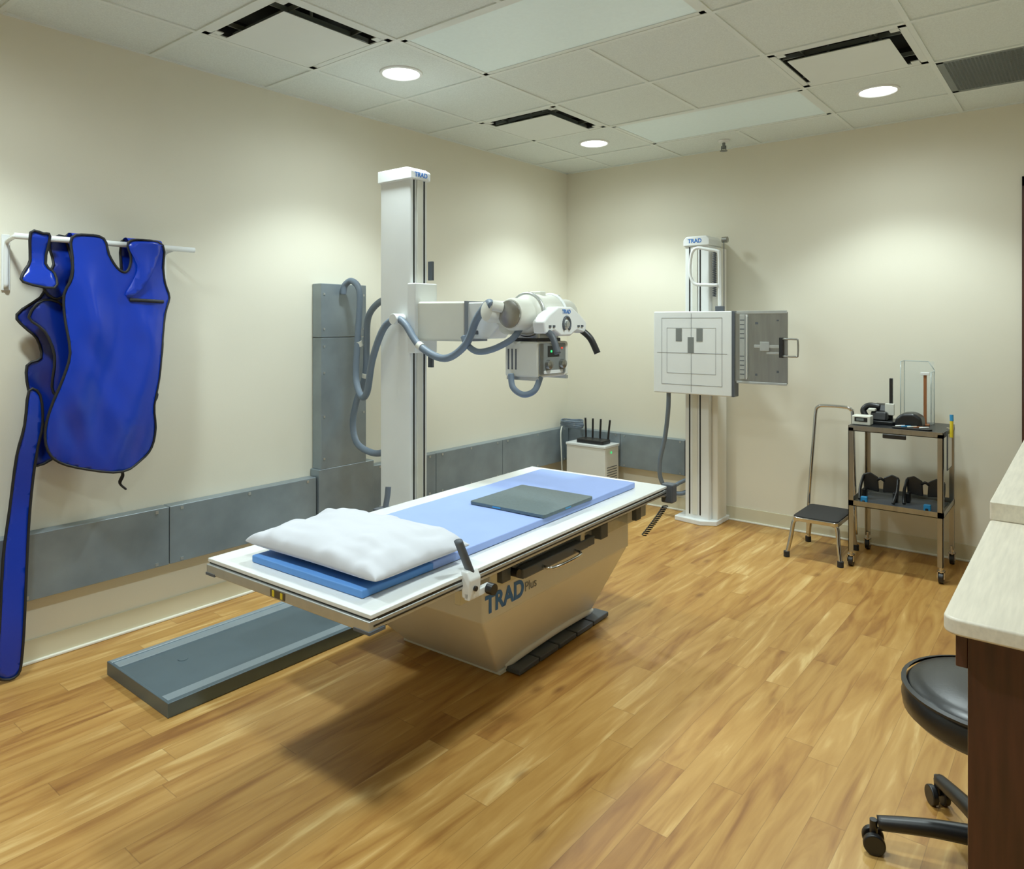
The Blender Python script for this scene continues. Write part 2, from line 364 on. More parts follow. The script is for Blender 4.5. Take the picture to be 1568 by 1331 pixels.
lathe('tube_housing',[(.05,0),(.068,.004),(.075,.02),(.075,.10),(.086,.11),(.096,.13),(.096,.30),(.086,.32),(.078,.33),(.078,.44),(.07,.455),(.05,.46)],(cx+.02,-2.56,1.475),(0,1,0),'offw',g)
lathe('tube_end_cap',[(.012,-.006),(.05,-.004),(.062,0),(.064,.02)],(cx+.02,-2.565,1.475),(0,1,0),'steel',g)
lathe('cable_well_near',[(.03,0),(.045,.006),(.052,.02),(.052,.10),(.055,.11)],(cx-.09,-2.60,1.49),(.25,1,-.05),'offw',g)
sweep('collar_band',[(cx+.02+.098*math.cos(a),-2.43,1.475+.098*math.sin(a)) for a in[2*math.pi*k/28 for k in range(28)]],.008,'alu',g,seg=8,smooth=False,closed=True)
sweep('collar_band_far',[(cx+.02+.098*math.cos(a),-2.25,1.475+.098*math.sin(a)) for a in[2*math.pi*k/28 for k in range(28)]],.008,'white',g,seg=8,smooth=False,closed=True)
boxes('top_brackets',[(cx-.02,cx+.05,-2.36,-2.32,1.56,1.585),(cx-.01,cx+.03,-2.2,-2.17,1.55,1.575)],'offw',g,.004)
cyl('elbow_connector',(1.37,-2.60,1.515),(1.40,-2.56,1.505),.024,'offw',g)
box('tube_port',cx-.05,cx+.09,-2.43,-2.27,1.355,1.42,'alu',g,.006)
prism('console',[(-2.50,1.385),(-2.515,1.44),(-2.47,1.475),(-2.40,1.51),(-2.29,1.51),(-2.22,1.475),(-2.165,1.44),(-2.17,1.385),(-2.25,1.40),(-2.30,1.375),(-2.38,1.375),(-2.43,1.40)],'x',1.53,1.60,'white',g,.01)
sweep('console_ring',[(1.603,-2.34+.028*math.cos(a),1.43+.034*math.sin(a)) for a in[math.radians(-50+280*k/16) for k in range(17)]],.006,'dgrey',g,seg=8,smooth=False)
cyl('console_knob',(1.60,-2.34,1.43),(1.612,-2.34,1.43),.014,'alu',g)
text('console_label','TRAD',.026,(1.6015,-2.34,1.487),(0,1,0),(0,0,1),'ink',g,.0006)
boxes('console_buttons',[(1.6,1.604,y-.008,y+.008,1.415,1.425) for y in(-2.47,-2.44,-2.24,-2.21)],'dgrey',g)
sweep('handle_near',[(1.58,-2.47,1.40),(1.62,-2.475,1.37),(1.65,-2.48,1.30)],.015,'dgrey',g)
sweep('handle_far',[(1.58,-2.18,1.40),(1.62,-2.165,1.36),(1.65,-2.15,1.29)],.016,'black',g)
box('collimator_body',1.35,1.545,-2.485,-2.24,1.185,1.35,'offw',g,.012)
box('collimator_top',1.38,1.52,-2.46,-2.27,1.345,1.365,'black',g,.004)
prism('collimator_panel',rrect(-2.478,-2.275,1.20,1.342,.01),'x',1.545,1.552,'mgrey',g,.002)
prism('collimator_strip',rrect(-2.45,-2.30,1.203,1.218,.004),'x',1.552,1.554,'white',g)
boxes('collimator_display',[(1.552,1.554,-2.42,-2.33,1.28,1.33)],'black',g)
boxes('indicator_leds',[(1.5535,1.555,-2.40,-2.388,1.30,1.31),(1.5535,1.555,-2.37,-2.358,1.29,1.30)],'ledg',g)
box('indicator_red',1.5535,1.555,-2.315,-2.303,1.315,1.322,'ledr',g)
for yy in(-2.42,-2.31): lathe('dial_%d'%(abs(yy)*100),[(.022,0),(.020,.018),(.012,.022)],(1.552,yy,1.245),(1,0,0),'steel',g)
boxes('collimator_vents',[(1.37+.022*k,1.378+.022*k,-2.4865,-2.485,1.22,1.315) for k in range(3)],'dgrey',g)
boxes('collimator_slides',[(1.36,1.545,-2.48,-2.46,1.172,1.187),(1.36,1.545,-2.265,-2.245,1.172,1.187)],'alu',g)
hr=.0185
sweep('hose_a',[(.11,-2.45,1.60),(.12,-2.445,1.655),(.17,-2.43,1.675),(.235,-2.43,1.60),(.24,-2.45,1.35),(.25,-2.47,1.13),(.33,-2.5,1.03),(.43,-2.54,1.06),(.51,-2.57,1.24),(.60,-2.575,1.40),(.68,-2.565,1.455),(.75,-2.56,1.43),(.86,-2.56,1.32),(1.03,-2.56,1.262),(1.17,-2.56,1.33),(1.24,-2.56,1.45),(1.32,-2.57,1.525),(1.37,-2.60,1.515)],hr,'hose',g,seg=12)
sweep('hose_b',[(.55,-2.46,1.55),(.44,-2.45,1.555),(.31,-2.43,1.47),(.27,-2.41,1.30),(.26,-2.41,1.14),(.19,-2.41,1.0),(.16,-2.42,.86),(.22,-2.44,.75),(.36,-2.46,.715),(.48,-2.47,.73),(.55,-2.46,.80)],hr,'hose',g,seg=12)
sweep('hose_c',[(1.14,-2.54,1.37),(1.17,-2.545,1.33),(1.24,-2.55,1.30),(1.33,-2.54,1.315),(1.42,-2.52,1.36),(1.44,-2.48,1.41)],.015,'hose',g)
sweep('hose_d',[(1.40,-2.50,1.20),(1.42,-2.51,1.14),(1.48,-2.51,1.11),(1.53,-2.49,1.13),(1.54,-2.46,1.19)],.014,'hose',g)
cyl('hose_clip',(.69,-2.52,1.455),(.69,-2.59,1.455),.028,'white',g)
for k,(p,q) in enumerate((((.24,-2.44,1.30),(.24,-2.45,1.33)),((.26,-2.41,1.12),(.265,-2.41,1.145)),((.85,-2.56,1.325),(.875,-2.56,1.312)))): cyl('tie_%d'%k,p,q,.0215,'offw',g)
# ------------------------------------------------------------ exam table
TC=(1.57,-2.915,0)
g=group('xray_examination_table',TC)
tx0,tx1,ty0,ty1=1.18,1.96,-3.85,-1.98
box('tabletop',tx0,tx1,ty0,ty1,.650,.662,'white',g,.002)
box('tabletop_core',tx0+.004,tx1-.004,ty0+.004,ty1-.004,.642,.650,'black',g)
boxes('side_rails',[(tx1-.05,tx1,ty0,ty1,.618,.642),(tx0,tx0+.05,ty0,ty1,.618,.642)],'alu',g,.003)
boxes('rail_slots',[(tx1,tx1+.001,ty0+.01,ty1-.01,.627,.632),(tx0-.001,tx0,ty0+.01,ty1-.01,.627,.632)],'black',g)
box('end_rail_near',tx0,tx1,ty0-.006,ty0+.03,.612,.645,'alu',g,.004); box('end_rail_far',tx0,tx1,ty1-.03,ty1+.006,.612,.645,'alu',g,.004)
box('spec_plate',1.53,1.60,ty0-.0075,ty0-.006,.618,.64,'brownmet',g); boxes('spec_plate_b',[(1.54,1.55,ty0-.0085,ty0-.0075,.62,.638),(1.58,1.59,ty0-.0085,ty0-.0075,.62,.638)],'yellow',g)
boxes('corner_blocks',[(tx1-.06,tx1+.004,ty0-.008,ty0+.05,.61,.618),(tx0,tx0+.05,ty0-.008,ty0+.05,.61,.618)],'dgrey',g)
box('tray_channel',1.25,1.89,-3.3,-2.05,.575,.617,'dgrey',g,.004)
boxes('cross_rails',[(1.22,1.93,-3.30,-3.26,.555,.615),(1.22,1.93,-2.32,-2.28,.555,.615),(1.22,1.93,-2.72,-2.69,.565,.615)],'alu',g,.004)
boxes('longitudinal_rail',[(1.86,1.885,-3.4,-2.05,.525,.575)],'alu',g,.003)
box('bucky_tray',1.45,1.93,-3.10,-2.66,.535,.555,'black',g,.005)
box('bucky_front',1.90,1.935,-3.12,-2.62,.54,.575,'dgrey',g,.004)
sweep('bucky_handle',[(1.93,-3.0,.555),(1.975,-2.98,.552),(1.975,-2.80,.552),(1.93,-2.78,.555)],.006,'chrome',g)
boxes('latch_blocks',[(1.88,1.93,-2.56,-2.50,.54,.60),(1.88,1.92,-2.22,-2.17,.54,.60),(1.87,1.92,-3.22,-3.17,.55,.61)],'dgrey',g,.004)
cyl('brake_knob',(1.9,-3.16,.575),(1.945,-3.16,.575),.014,'black',g)
box('pedestal_head',.90,1.83,-3.215,-2.12,.385,.53,'cream',g,.008)
frust('pedestal_body',(1.09,1.60,-2.83,-2.10,.0),(.90,1.826,-3.21,-2.125,.387),'cream',g,.008)
text('label_mark','TRAD',.088,(1.8315,-3.085,.445),(0,1,0),(0,0,1),'ink',g,.003)
text('label_suffix','Plus',.05,(1.8315,-2.925,.443),(0,1,0),(0,0,1),'line',g)
box('pedestal_foot',1.07,1.62,-2.84,-2.09,0,.02,'offw',g,.004)
for k in range(5):
    a=-2.80+.15*k; box('foot_switch_%d'%k,1.61,1.69,a,a+.142,.004,.026,'dgrey',g,.005)
sweep('foot_guard',[(1.615,-2.80,.02),(1.635,-2.72,.045),(1.64,-2.45,.055),(1.635,-2.2,.045),(1.615,-2.09,.02)],.014,'cream',g,flat=.6)
prism('band_bracket',[(1.955,.59),(1.985,.585),(1.99,.65),(1.975,.675),(1.95,.675)],'y',-3.475,-3.42,'white',g,.006)
box('bracket_arm',1.965,1.985,-3.475,-3.36,.585,.61,'white',g,.004)
cyl('bracket_knob',(1.985,-3.38,.60),(2.01,-3.38,.60),.018,'black',g)
cyl('bracket_screw',(1.985,-3.45,.62),(1.995,-3.45,.62),.008,'black',g)
sweep('bracket_lever',[(1.965,-3.445,.665),(1.962,-3.465,.71),(1.955,-3.49,.77)],.016,'dgrey',g,flat=.7)
sweep('far_lever',[(1.17,-3.05,.64),(1.165,-3.03,.70),(1.16,-3.02,.74)],.014,'dgrey',g,flat=.7)
box('far_bracket',1.14,1.18,-3.09,-3.02,.60,.66,'dgrey',g,.004)
box('handset_holder',1.93,1.99,-1.985,-1.93,.58,.67,'dgrey',g,.008)
coil=[]
for k in range(160):
    t=k/159; a=t*2*math.pi*16; c0=Vector((1.96,-2.0+.05*t,.57)).lerp(Vector((1.86,-2.02,.42)),t); coil.append(c0+Vector((.012*math.cos(a),.012*math.sin(a),0)))
sweep('coiled_cord',coil,.003,'black',g,seg=6,smooth=False)
g.rotation_euler=(0,0,math.radians(2.4))
def place(e):
    R=Matrix.Translation(TC)@Matrix.Rotation(math.radians(2.4),4,'Z')@Matrix.Translation(-Vector(TC))
    e.matrix_world=R@Matrix.Translation(e.location)
def pad(name,x0,x1,y0,y1,z0,z1,m,par,amp=.002):
    me=bpy.data.meshes.new(name); bm=bmesh.new(); nx,ny=30,80; V=[]
    for i in range(nx+1):
        for j in range(ny+1):
            x=x0+(x1-x0)*i/nx; y=y0+(y1-y0)*j/ny
            V.append(bm.verts.new((x,y,z1+amp*noise.noise(Vector((x*7,y*7,0))))))
    for i in range(nx):
        for j in range(ny):
            a=i*(ny+1)+j; bm.faces.new((V[a],V[a+ny+1],V[a+ny+2],V[a+1]))
    r=bmesh.ops.extrude_face_region(bm,geom=bm.faces[:])
    for v in [q for q in r['geom'] if isinstance(q,bmesh.types.BMVert)]: v.co.z=z0
    bmesh.ops.recalc_face_normals(bm,faces=bm.faces); bm.to_mesh(me); bm.free()
    return link(name,me,m,par,False,.004)
e=group('table_pad',(1.595,-2.95,.664)); 
pad('mat',1.335,1.86,-3.79,-2.12,.663,.686,'pad',e,.0015)
pad('sheet',1.334,1.862,-3.50,-2.118,.664,.690,'sheet',e,.002); place(e)
e=group('image_detector_plate',(1.69,-2.7,.69)); 
prism('plate',rrect(1.50,1.87,-2.89,-2.52,.012),'z',.692,.705,'slate',e,.002)
boxes('edge_marks',[(1.87,1.871,-2.74,-2.70,.696,.701),(1.62,1.66,-2.891,-2.89,.696,.701)],'cyan',e); place(e)
e=group('pillow',(1.60,-3.57,.70))
me=bpy.data.meshes.new('pillow'); bm=bmesh.new(); n=72
def pil(u,v,s):
    px=1.6+.308*u*(1-.03*(1-v*v)*abs(u)); py=-3.58+.205*v*(1-.04*(1-u*u)*abs(v))
    hh=max(0,(1-abs(u)**4))**.42*max(0,(1-abs(v)**4))**.42
    w=noise.noise(Vector((px*6,py*8,s*3)))*.014
    w+=.011*noise.noise(Vector((px*24,py*7,5)))*(.25+abs(v))+.011*noise.noise(Vector((px*8,py*26,15)))*(.25+abs(u))
    if s>0: z=.726+.052*hh+w*hh**.5+.012*hh*(1-u*u)*(1-v*v)
    else: z=.726-.032*hh
    return (px,py,z-.004*(abs(u)**3))
gt={}
for s in(1,-1):
    for i in range(n+1):
        for j in range(n+1):
            u=math.sin(math.pi/2*(-1+2*i/n)); v=math.sin(math.pi/2*(-1+2*j/n))
            if s<0 and (i in(0,n) or j in(0,n)): gt[(s,i,j)]=gt[(1,i,j)]
            else: gt[(s,i,j)]=bm.verts.new(pil(u,v,s))
for s in(1,-1):
    for i in range(n):
        for j in range(n):
            f=[gt[(s,i,j)],gt[(s,i+1,j)],gt[(s,i+1,j+1)],gt[(s,i,j+1)]]
            bm.faces.new(f if s>0 else f[::-1])
bm.to_mesh(me); bm.free(); link('cushion',me,'pillow',e,True)
place(e)
# ------------------------------------------------------------ wall stand
g=group('chest_xray_wall_stand',(1.3,-.15,0))
prism('base',[(1.13,-.27),(1.34,-.30),(1.44,-.24),(1.44,-.01),(1.13,-.01)],'z',0,.035,'white',g,.006)
box('column',1.205,1.385,-.25,-.04,.03,1.99,'white',g,.006)
boxes('column_channels',[(1.235,1.245,-.252,-.25,.06,1.98),(1.315,1.325,-.252,-.25,.06,1.98)],'black',g)
box('column_rib',1.262,1.30,-.256,-.25,.06,1.98,'offw',g,.003)
box('column_side',1.385,1.43,-.20,-.04,.03,1.97,'cream',g,.005)
prism('column_cap',[(1.195,1.985),(1.395,1.985),(1.395,2.03),(1.37,2.055),(1.22,2.055),(1.195,2.03)],'y',-.265,-.04,'white',g,.008)
text('label','TRAD',.04,(1.285,-.2665,2.02),(1,0,0),(0,0,1),'ink',g,.001)
cyl('pulley',(1.43,-.12,2.03),(1.47,-.12,2.03),.022,'steel',g); sweep('pulley_cable',[(1.45,-.14,2.02),(1.452,-.142,1.7),(1.45,-.14,1.45)],.003,'dgrey',g,seg=6)
coil=[]
for k in range(300):
    t=k/299; a=t*2*math.pi*26; coil.append((1.42+.012*math.cos(a),-.235+.012*math.sin(a),1.95-.33*t))
sweep('coiled_cord',coil,.0035,'dgrey',g,seg=6,smooth=False)
sweep('overhead_handle',[(1.50,-.33,1.52),(1.50,-.335,1.72),(1.50,-.34,1.90),(1.485,-.34,1.93),(1.42,-.34,1.945),(1.34,-.34,1.96),(1.30,-.34,1.93),(1.285,-.34,1.84),(1.29,-.34,1.76),(1.32,-.34,1.71),(1.38,-.34,1.70),(1.49,-.34,1.695)],.0115,'white',g,seg=10,n=6)
box('handle_clamp',1.47,1.53,-.345,-.315,1.515,1.55,'dgrey',g,.004)
box('carriage',1.20,1.42,-.33,-.257,1.0,1.46,'white',g,.01)
box('detector_housing',1.03,1.61,-.40,-.33,.935,1.515,'white',g,.008)
box('detector_side',1.605,1.625,-.395,-.31,.935,1.515,'dgrey',g,.004)
fx=-.4012
def fr(x0,x1,z0,z1,w=.0022):
    return [(x0,x1,fx,-.4,z0,z0+w),(x0,x1,fx,-.4,z1-w,z1),(x0,x0+w,fx,-.4,z0,z1),(x1-w,x1,fx,-.4,z0,z1)]
boxes('field_marks',fr(1.095,1.545,1.0,1.47)+fr(1.135,1.50,1.08,1.40,.0015)+[(1.06,1.58,fx,-.4,1.222,1.2245),(1.319,1.3215,fx,-.4,.95,1.5)],'line',g)
boxes('ion_chamber_marks',[(1.205,1.25,fx-.0004,-.4,1.305,1.395),(1.36,1.405,fx-.0004,-.4,1.305,1.395),(1.295,1.34,fx-.0004,-.4,1.225,1.335)],'mgrey',g)
box('tray_plate',1.63,1.975,-.385,-.375,1.04,1.505,'steel',g,.002)
boxes('tray_clamps',[(1.665,1.70,-.40,-.385,1.06,1.49),(1.715,1.72,-.395,-.385,1.07,1.48),(1.64,1.97,-.39,-.375,1.495,1.515),(1.64,1.97,-.39,-.375,1.03,1.045)],'alu',g,.002)
box('tray_scale',1.703,1.713,-.392,-.385,1.06,1.49,'white',g)
boxes('tray_scale_marks',[(1.668,1.697,-.4012,-.40,1.09+.03*k,1.096+.03*k) for k in range(13) if k not in(5,6,7)],'dgrey',g)
boxes('tray_slide',[(1.76,1.94,-.393,-.385,1.27,1.29),(1.80,1.86,-.397,-.385,1.25,1.31),(1.84,1.93,-.39,-.385,1.23,1.245)],'alu',g,.002)
boxes('tray_slots',[(1.765,1.785,-.3855,-.385,1.425,1.44),(1.905,1.92,-.3855,-.385,1.11,1.125),(1.765,1.78,-.3855,-.385,1.085,1.10),(1.905,1.92,-.3855,-.385,1.445,1.455)],'dgrey',g)
boxes('tray_latch',[(1.925,1.95,-.405,-.375,1.21,1.34)],'black',g,.004)
sweep('tray_handle',[(1.95,-.40,1.33),(2.03,-.405,1.33),(2.045,-.405,1.32),(2.045,-.405,1.23),(2.03,-.405,1.22),(1.95,-.40,1.22)],.006,'steel',g,seg=8,n=3)
sweep('hose',[(1.12,-.34,.95),(1.11,-.33,.80),(1.07,-.30,.60),(1.02,-.28,.42),(1.01,-.25,.28),(1.05,-.20,.19),(1.13,-.15,.17),(1.21,-.12,.22)],.016,'hose',g)
sweep('hose_lower',[(1.21,-.14,.30),(1.12,-.16,.25),(1.05,-.20,.20),(.98,-.22,.19)],.014,'hose',g)
# ------------------------------------------------------------ corner cabinet, router, cable coil
g=group('generator_cabinet',(.40,-.2,0))
box('case',.20,.56,-.30,-.09,.02,.47,'cream',g,.006); box('lid',.195,.565,-.305,-.085,.455,.475,'white',g,.004)
boxes('feet',[(.22,.25,-.28,-.25,0,.02),(.51,.54,-.28,-.25,0,.02),(.22,.25,-.14,-.11,0,.02),(.51,.54,-.14,-.11,0,.02)],'black',g)
box('side_led',.565,.567,-.22,-.205,.41,.425,'ledg',g); boxes('side_vents',[(.56,.5615,-.27,-.12,.20+.02*k,.206+.02*k) for k in range(6)],'dgrey',g)
g=group('wireless_router',(.38,-.2,.475))
prism('body',rrect(.27,.52,-.27,-.14,.02),'z',.476,.506,'black',g,.005)
for k,(x,t) in enumerate(((.285,-.05),(.35,0),(.42,.03),(.495,.1))):
    sweep('antenna_%d'%k,[(x,-.145,.50),(x+t*.02,-.143,.54),(x+t*.15,-.14,.66)],.0085,'black',g,seg=8)
g=group('coiled_cable',(.15,-.15,.57))
for k in range(6):
    P=[(.14+(.10+.005*math.sin(k))*math.cos(a),-.13+(.06+.004*k)*math.sin(a),.573+.010*k+.004*math.sin(3*a+k)) for a in[2*math.pi*s/24 for s in range(24)]]
    sweep('loop_%d'%k,P,.0055,'hose',g,seg=8,smooth=False,closed=True)
g=group('power_cord',(.1,-.2,.3))
sweep('cord',[(.085,-.195,.58),(.095,-.23,.52),(.11,-.24,.35),(.12,-.23,.12),(.16,-.2,.006)],.0055,'offw',g,seg=8)
# ------------------------------------------------------------ step stool with handrail
g=group('step_stool',(2.19,-.36,0))
sx0,sx1,sy0,sy1=2.06,2.33,-.58,-.20
prism('tread',rrect(sx0,sx1,sy0,sy1,.03),'z',.225,.25,'chrome',g,.005)
prism('tread_mat',rrect(sx0+.006,sx1-.006,sy0+.006,sy1-.006,.028),'z',.25,.256,'rubber',g,.002)
for k,(x,y,dx,dy) in enumerate(((sx0+.015,sy0+.02,-.04,-.03),(sx1-.015,sy0+.02,.03,-.03),(sx0+.015,sy1-.02,-.03,.03),(sx1-.015,sy1-.02,.02,.03))):
    sweep('leg_%d'%k,[(x+(.02 if dx<0 else -.02),y,.232),(x+dx*.15,y+dy*.1,.215),(x+dx*.5,y+dy*.5,.12),(x+dx,y+dy,.015)],.0125,'chrome',g)
    cyl('foot_%d'%k,(x+dx,y+dy,0),(x+dx,y+dy,.035),.018,'rubber',g)
sweep('handrail',[(2.045,-.20,.05),(2.05,-.19,.30),(2.075,-.17,.70),(2.085,-.165,.85),(2.10,-.165,.885),(2.14,-.165,.895),(2.26,-.165,.895),(2.30,-.165,.88),(2.31,-.165,.84),(2.325,-.18,.4),(2.335,-.19,.1)],.011,'chrome',g,n=6)
# ------------------------------------------------------------ utility cart
g=group('utility_cart',(2.61,-.31,0))
kx0,kx1,ky0,ky1=2.375,2.86,-.54,-.11
for k,(x,y) in enumerate([(kx0,ky0),(kx1,ky0),(kx0,ky1),(kx1,ky1)]):
    sx=1 if x==kx0 else -1; sy=1 if y==ky0 else -1
    boxes('post_%d'%k,[(min(x,x+sx*.028),max(x,x+sx*.028),min(y,y+sy*.004),max(y,y+sy*.004),.09,.82),(min(x,x+sx*.004),max(x,x+sx*.004),min(y,y+sy*.028),max(y,y+sy*.028),.09,.82)],'steel',g)
    px,py=x+sx*.012,y+sy*.012
    cyl('stem_%d'%k,(px,py,.06),(px,py,.11),.01,'chrome',g)
    cyl('wheel_%d'%k,(px-.012,py+.01,.032),(px+.012,py+.01,.032),.032,'black',g)
    boxes('fork_%d'%k,[(px-.018,px-.014,py-.012,py+.02,.03,.07),(px+.014,px+.018,py-.012,py+.02,.03,.07),(px-.018,px+.018,py-.012,py+.02,.066,.072)],'chrome',g)
for nm,z in(('top',.80),('shelf',.36)):
    box(nm+'_tray',kx0,kx1,ky0,ky1,z,z+.004,'steel',g)
    boxes(nm+'_lip',[(kx0,kx1,ky0,ky0+.003,z,z+.032),(kx0,kx1,ky1-.003,ky1,z,z+.032),(kx0,kx0+.003,ky0,ky1,z,z+.032),(kx1-.003,kx1,ky0,ky1,z,z+.032)],'steel',g)
box('top_liner',kx0+.005,kx1-.005,ky0+.005,ky1-.005,.826,.832,'blackv',g,.001)
box('shelf_liner',kx0+.03,kx1-.03,ky0+.03,ky1-.03,.364,.368,'dgrey',g)
box('drawer_pull',2.56,2.68,-.552,-.54,.775,.80,'black',g,.004)
zt=.833
g=group('label_printer_box',(2.43,-.47,zt))
box('body',2.385,2.485,-.50,-.42,zt,zt+.055,'offw',g,.006); box('display',2.40,2.47,-.501,-.50,zt+.02,zt+.045,'black',g); box('display_window',2.41,2.45,-.502,-.501,zt+.025,zt+.04,'grille',g)
g=group('head_positioner',(2.50,-.3,zt))
prism('base',rrect(2.40,2.60,-.40,-.22,.03),'z',zt,zt+.02,'blackv',g,.005)
prism('body',[(-.40,zt+.02),(-.38,zt+.075),(-.33,zt+.07),(-.30,zt+.11),(-.25,zt+.115),(-.22,zt+.02)],'x',2.46,2.55,'blackv',g,.012)
box('upright',2.548,2.566,-.31,-.29,zt+.02,zt+.27,'black',g,.003); boxes('knobs',[(2.45,2.49,-.40,-.36,zt+.075,zt+.09),(2.53,2.58,-.34,-.32,zt+.05,zt+.12)],'offw',g,.004)
sweep('cradle',[(2.43,-.34,zt+.03),(2.41,-.33,zt+.07),(2.44,-.32,zt+.10),(2.50,-.32,zt+.095)],.018,'blackv',g)
g=group('acrylic_measuring_box',(2.68,-.2,zt))
ax0,ax1,ay0,ay1,az=2.60,2.76,-.26,-.15,zt+.37
boxes('panes',[(ax0,ax0+.003,ay0,ay1,zt,az),(ax0,ax1,ay1-.003,ay1,zt,az),(ax1-.003,ax1,ay0,ay1,zt,az-.06)],'acr',g)
E=[((ax0,ay0,zt),(ax0,ay0,az)),((ax0,ay1,zt),(ax0,ay1,az)),((ax0,ay0,az),(ax0,ay1,az)),((ax0,ay1,az),(ax1-.03,ay1,az)),((ax1-.03,ay1,az),(ax1,ay1,az-.05)),((ax1,ay1,az-.05),(ax1,ay1,zt)),((ax1,ay0,zt),(ax1,ay0,az-.06)),((ax1,ay0,az-.06),(ax1,ay1,az-.06)),((ax0,ay0,zt+.004),(ax1,ay0,zt+.004))]
for k,(p,q) in enumerate(E): sweep('edge_%d'%k,[p,q],.0025,'acre',g,seg=6,smooth=False)
g=group('wooden_caliper_ruler',(2.735,-.27,zt)); box('blade',2.725,2.742,-.29,-.283,zt,zt+.31,'woodr',g,.002); box('arm',2.71,2.757,-.296,-.283,zt+.295,zt+.312,'white',g,.002); box('foot',2.71,2.757,-.305,-.27,zt,zt+.01,'woodr',g,.002)
g=group('positioning_sponge',(2.66,-.38,zt))
prism('block',[(2.60,zt),(2.745,zt),(2.74,zt+.06),(2.70,zt+.085),(2.64,zt+.08),(2.605,zt+.05)],'y',-.45,-.33,'blackv',g,.018,3)
g=group('pen_tray',(2.72,-.48,zt))
prism('dish',rrect(2.60,2.80,-.52,-.465,.02),'z',zt,zt+.008,'black',g,.002)
for k in range(5): sweep('pen_%d'%k,[(2.62+.03*k,-.51,zt+.013),(2.66+.03*k,-.475,zt+.014)],.004,('white','cyan','offw','woodr','white')[k],g,seg=8,smooth=False)
g=group('hanging_clipboard',(2.89,-.4,.75)); box('board',2.870,2.876,-.50,-.36,.62,.84,'dgrey',g,.002); box('paper',2.876,2.878,-.49,-.37,.63,.82,'white',g)
box('hook',2.862,2.872,-.44,-.42,.822,.85,'chrome',g)
g=group('highlighter_pen',(2.885,-.5,.86)); cyl('barrel',(2.888,-.46,.80),(2.888,-.45,.90),.009,'yellow',g); cyl('cap',(2.8885,-.451,.89),(2.887,-.448,.925),.0095,'cyan',g)
def goggles(cx,cy):
    g=group('protective_goggles',(cx,cy,.37)); z=.369
    for s in(-1,1):
        prism('lens_%d'%(s+1),[(cx+s*.01,z+.04),(cx+s*.095,z+.05),(cx+s*.10,z+.14),(cx+s*.06,z+.155),(cx+s*.015,z+.13)],'y',cy,cy+.012,'black',g,.008)
        sweep('temple_%d'%(s+1),[(cx+s*.095,cy,z+.13),(cx+s*.10,cy-.06,z+.07),(cx+s*.09,cy-.12,z+.008)],.009,'blackv',g,seg=8)
        box('shield_%d'%(s+1),cx+s*.085-.012,cx+s*.085+.012,cy-.05,cy+.005,z,z+.06,'black',g,.008)
    sweep('bridge',[(cx-.02,cy+.005,z+.11),(cx,cy-.005,z+.125),(cx+.02,cy+.005,z+.11)],.008,'black',g,seg=8)
goggles(2.50,-.30); goggles(2.73,-.26)
g=group('blue_marker_clip',(2.45,-.46,.37)); box('clip',2.43,2.465,-.49,-.46,.369,.41,'cyan',g,.004); box('jaw',2.44,2.455,-.50,-.485,.369,.39,'black',g,.003)
g=group('blue_marker_clip',(2.76,-.46,.37)); box('clip',2.75,2.785,-.45,-.42,.369,.405,'cyan',g,.004); box('jaw',2.76,2.775,-.46,-.445,.369,.385,'black',g,.003)
# ------------------------------------------------------------ lead apron rack
g=group('apron_wall_rack',(.06,-3.73,1.78))
sweep('front_bar',[(.13,-4.09,1.785),(.13,-3.35,1.785)],.0125,'white',g,smooth=False)
for k,y in enumerate((-4.085,-3.44)):
    sweep('bracket_%d'%k,[(.13,y,1.785),(.05,y,1.775),(.018,y,1.76),(.012,y,1.70),(.012,y,1.58)],.009,'white',g,n=5)
    box('plate_%d'%k,.001,.008,y-.015,y+.015,1.57,1.80,'white',g,.002)
def poly_inside(p,P):
    c=False;n=len(P);j=n-1
    for i in range(n):
        if (P[i][1]>p[1])!=(P[j][1]>p[1]) and p[0]<(P[j][0]-P[i][0])*(p[1]-P[i][1])/(P[j][1]-P[i][1])+P[i][0]: c=not c
        j=i
    return c
def cloth(name,out,xf,m,parent,th=.006,step=.02,bind=.0055,nsm=3,bindmat='bind'):
    O=[(p.x,p.y) for p in catmull([(a,b,0) for a,b in out],nsm,True)]
    pts=[Vector(p) for p in O]; n=len(pts)
    ya=min(p[0] for p in O); yb=max(p[0] for p in O); za=min(p[1] for p in O); zb=max(p[1] for p in O)
    yy=ya
    while yy<yb:
        zz=za
        while zz<zb:
            q=(yy+random.uniform(-.002,.002),zz+random.uniform(-.002,.002))
            if poly_inside(q,O) and min((Vector(q)-p).length for p in pts[:n])>step*.45: pts.append(Vector(q))
            zz+=step
        yy+=step
    r=delaunay_2d_cdt(pts,[(i,(i+1)%n) for i in range(n)],[],1,1e-6)
    V=[(xf(v.x,v.y),v.x,v.y) for v in r[0]]
    me=bpy.data.meshes.new(name); me.from_pydata(V,[],r[2]); me.update()
    bm=bmesh.new(); bm.from_mesh(me); bmesh.ops.recalc_face_normals(bm,faces=bm.faces)
    if bm.faces and sum(f.normal.x for f in bm.faces)<0: bmesh.ops.reverse_faces(bm,faces=bm.faces)
    bm.to_mesh(me); bm.free()
    o=link(name,me,m,parent,True); md=o.modifiers.new('so','SOLIDIFY'); md.thickness=th; md.offset=-1
    if bind: sweep(name+'_binding',[(xf(a,b),a,b) for a,b in O],bind,bindmat,parent,seg=8,smooth=False,closed=True)
    return o
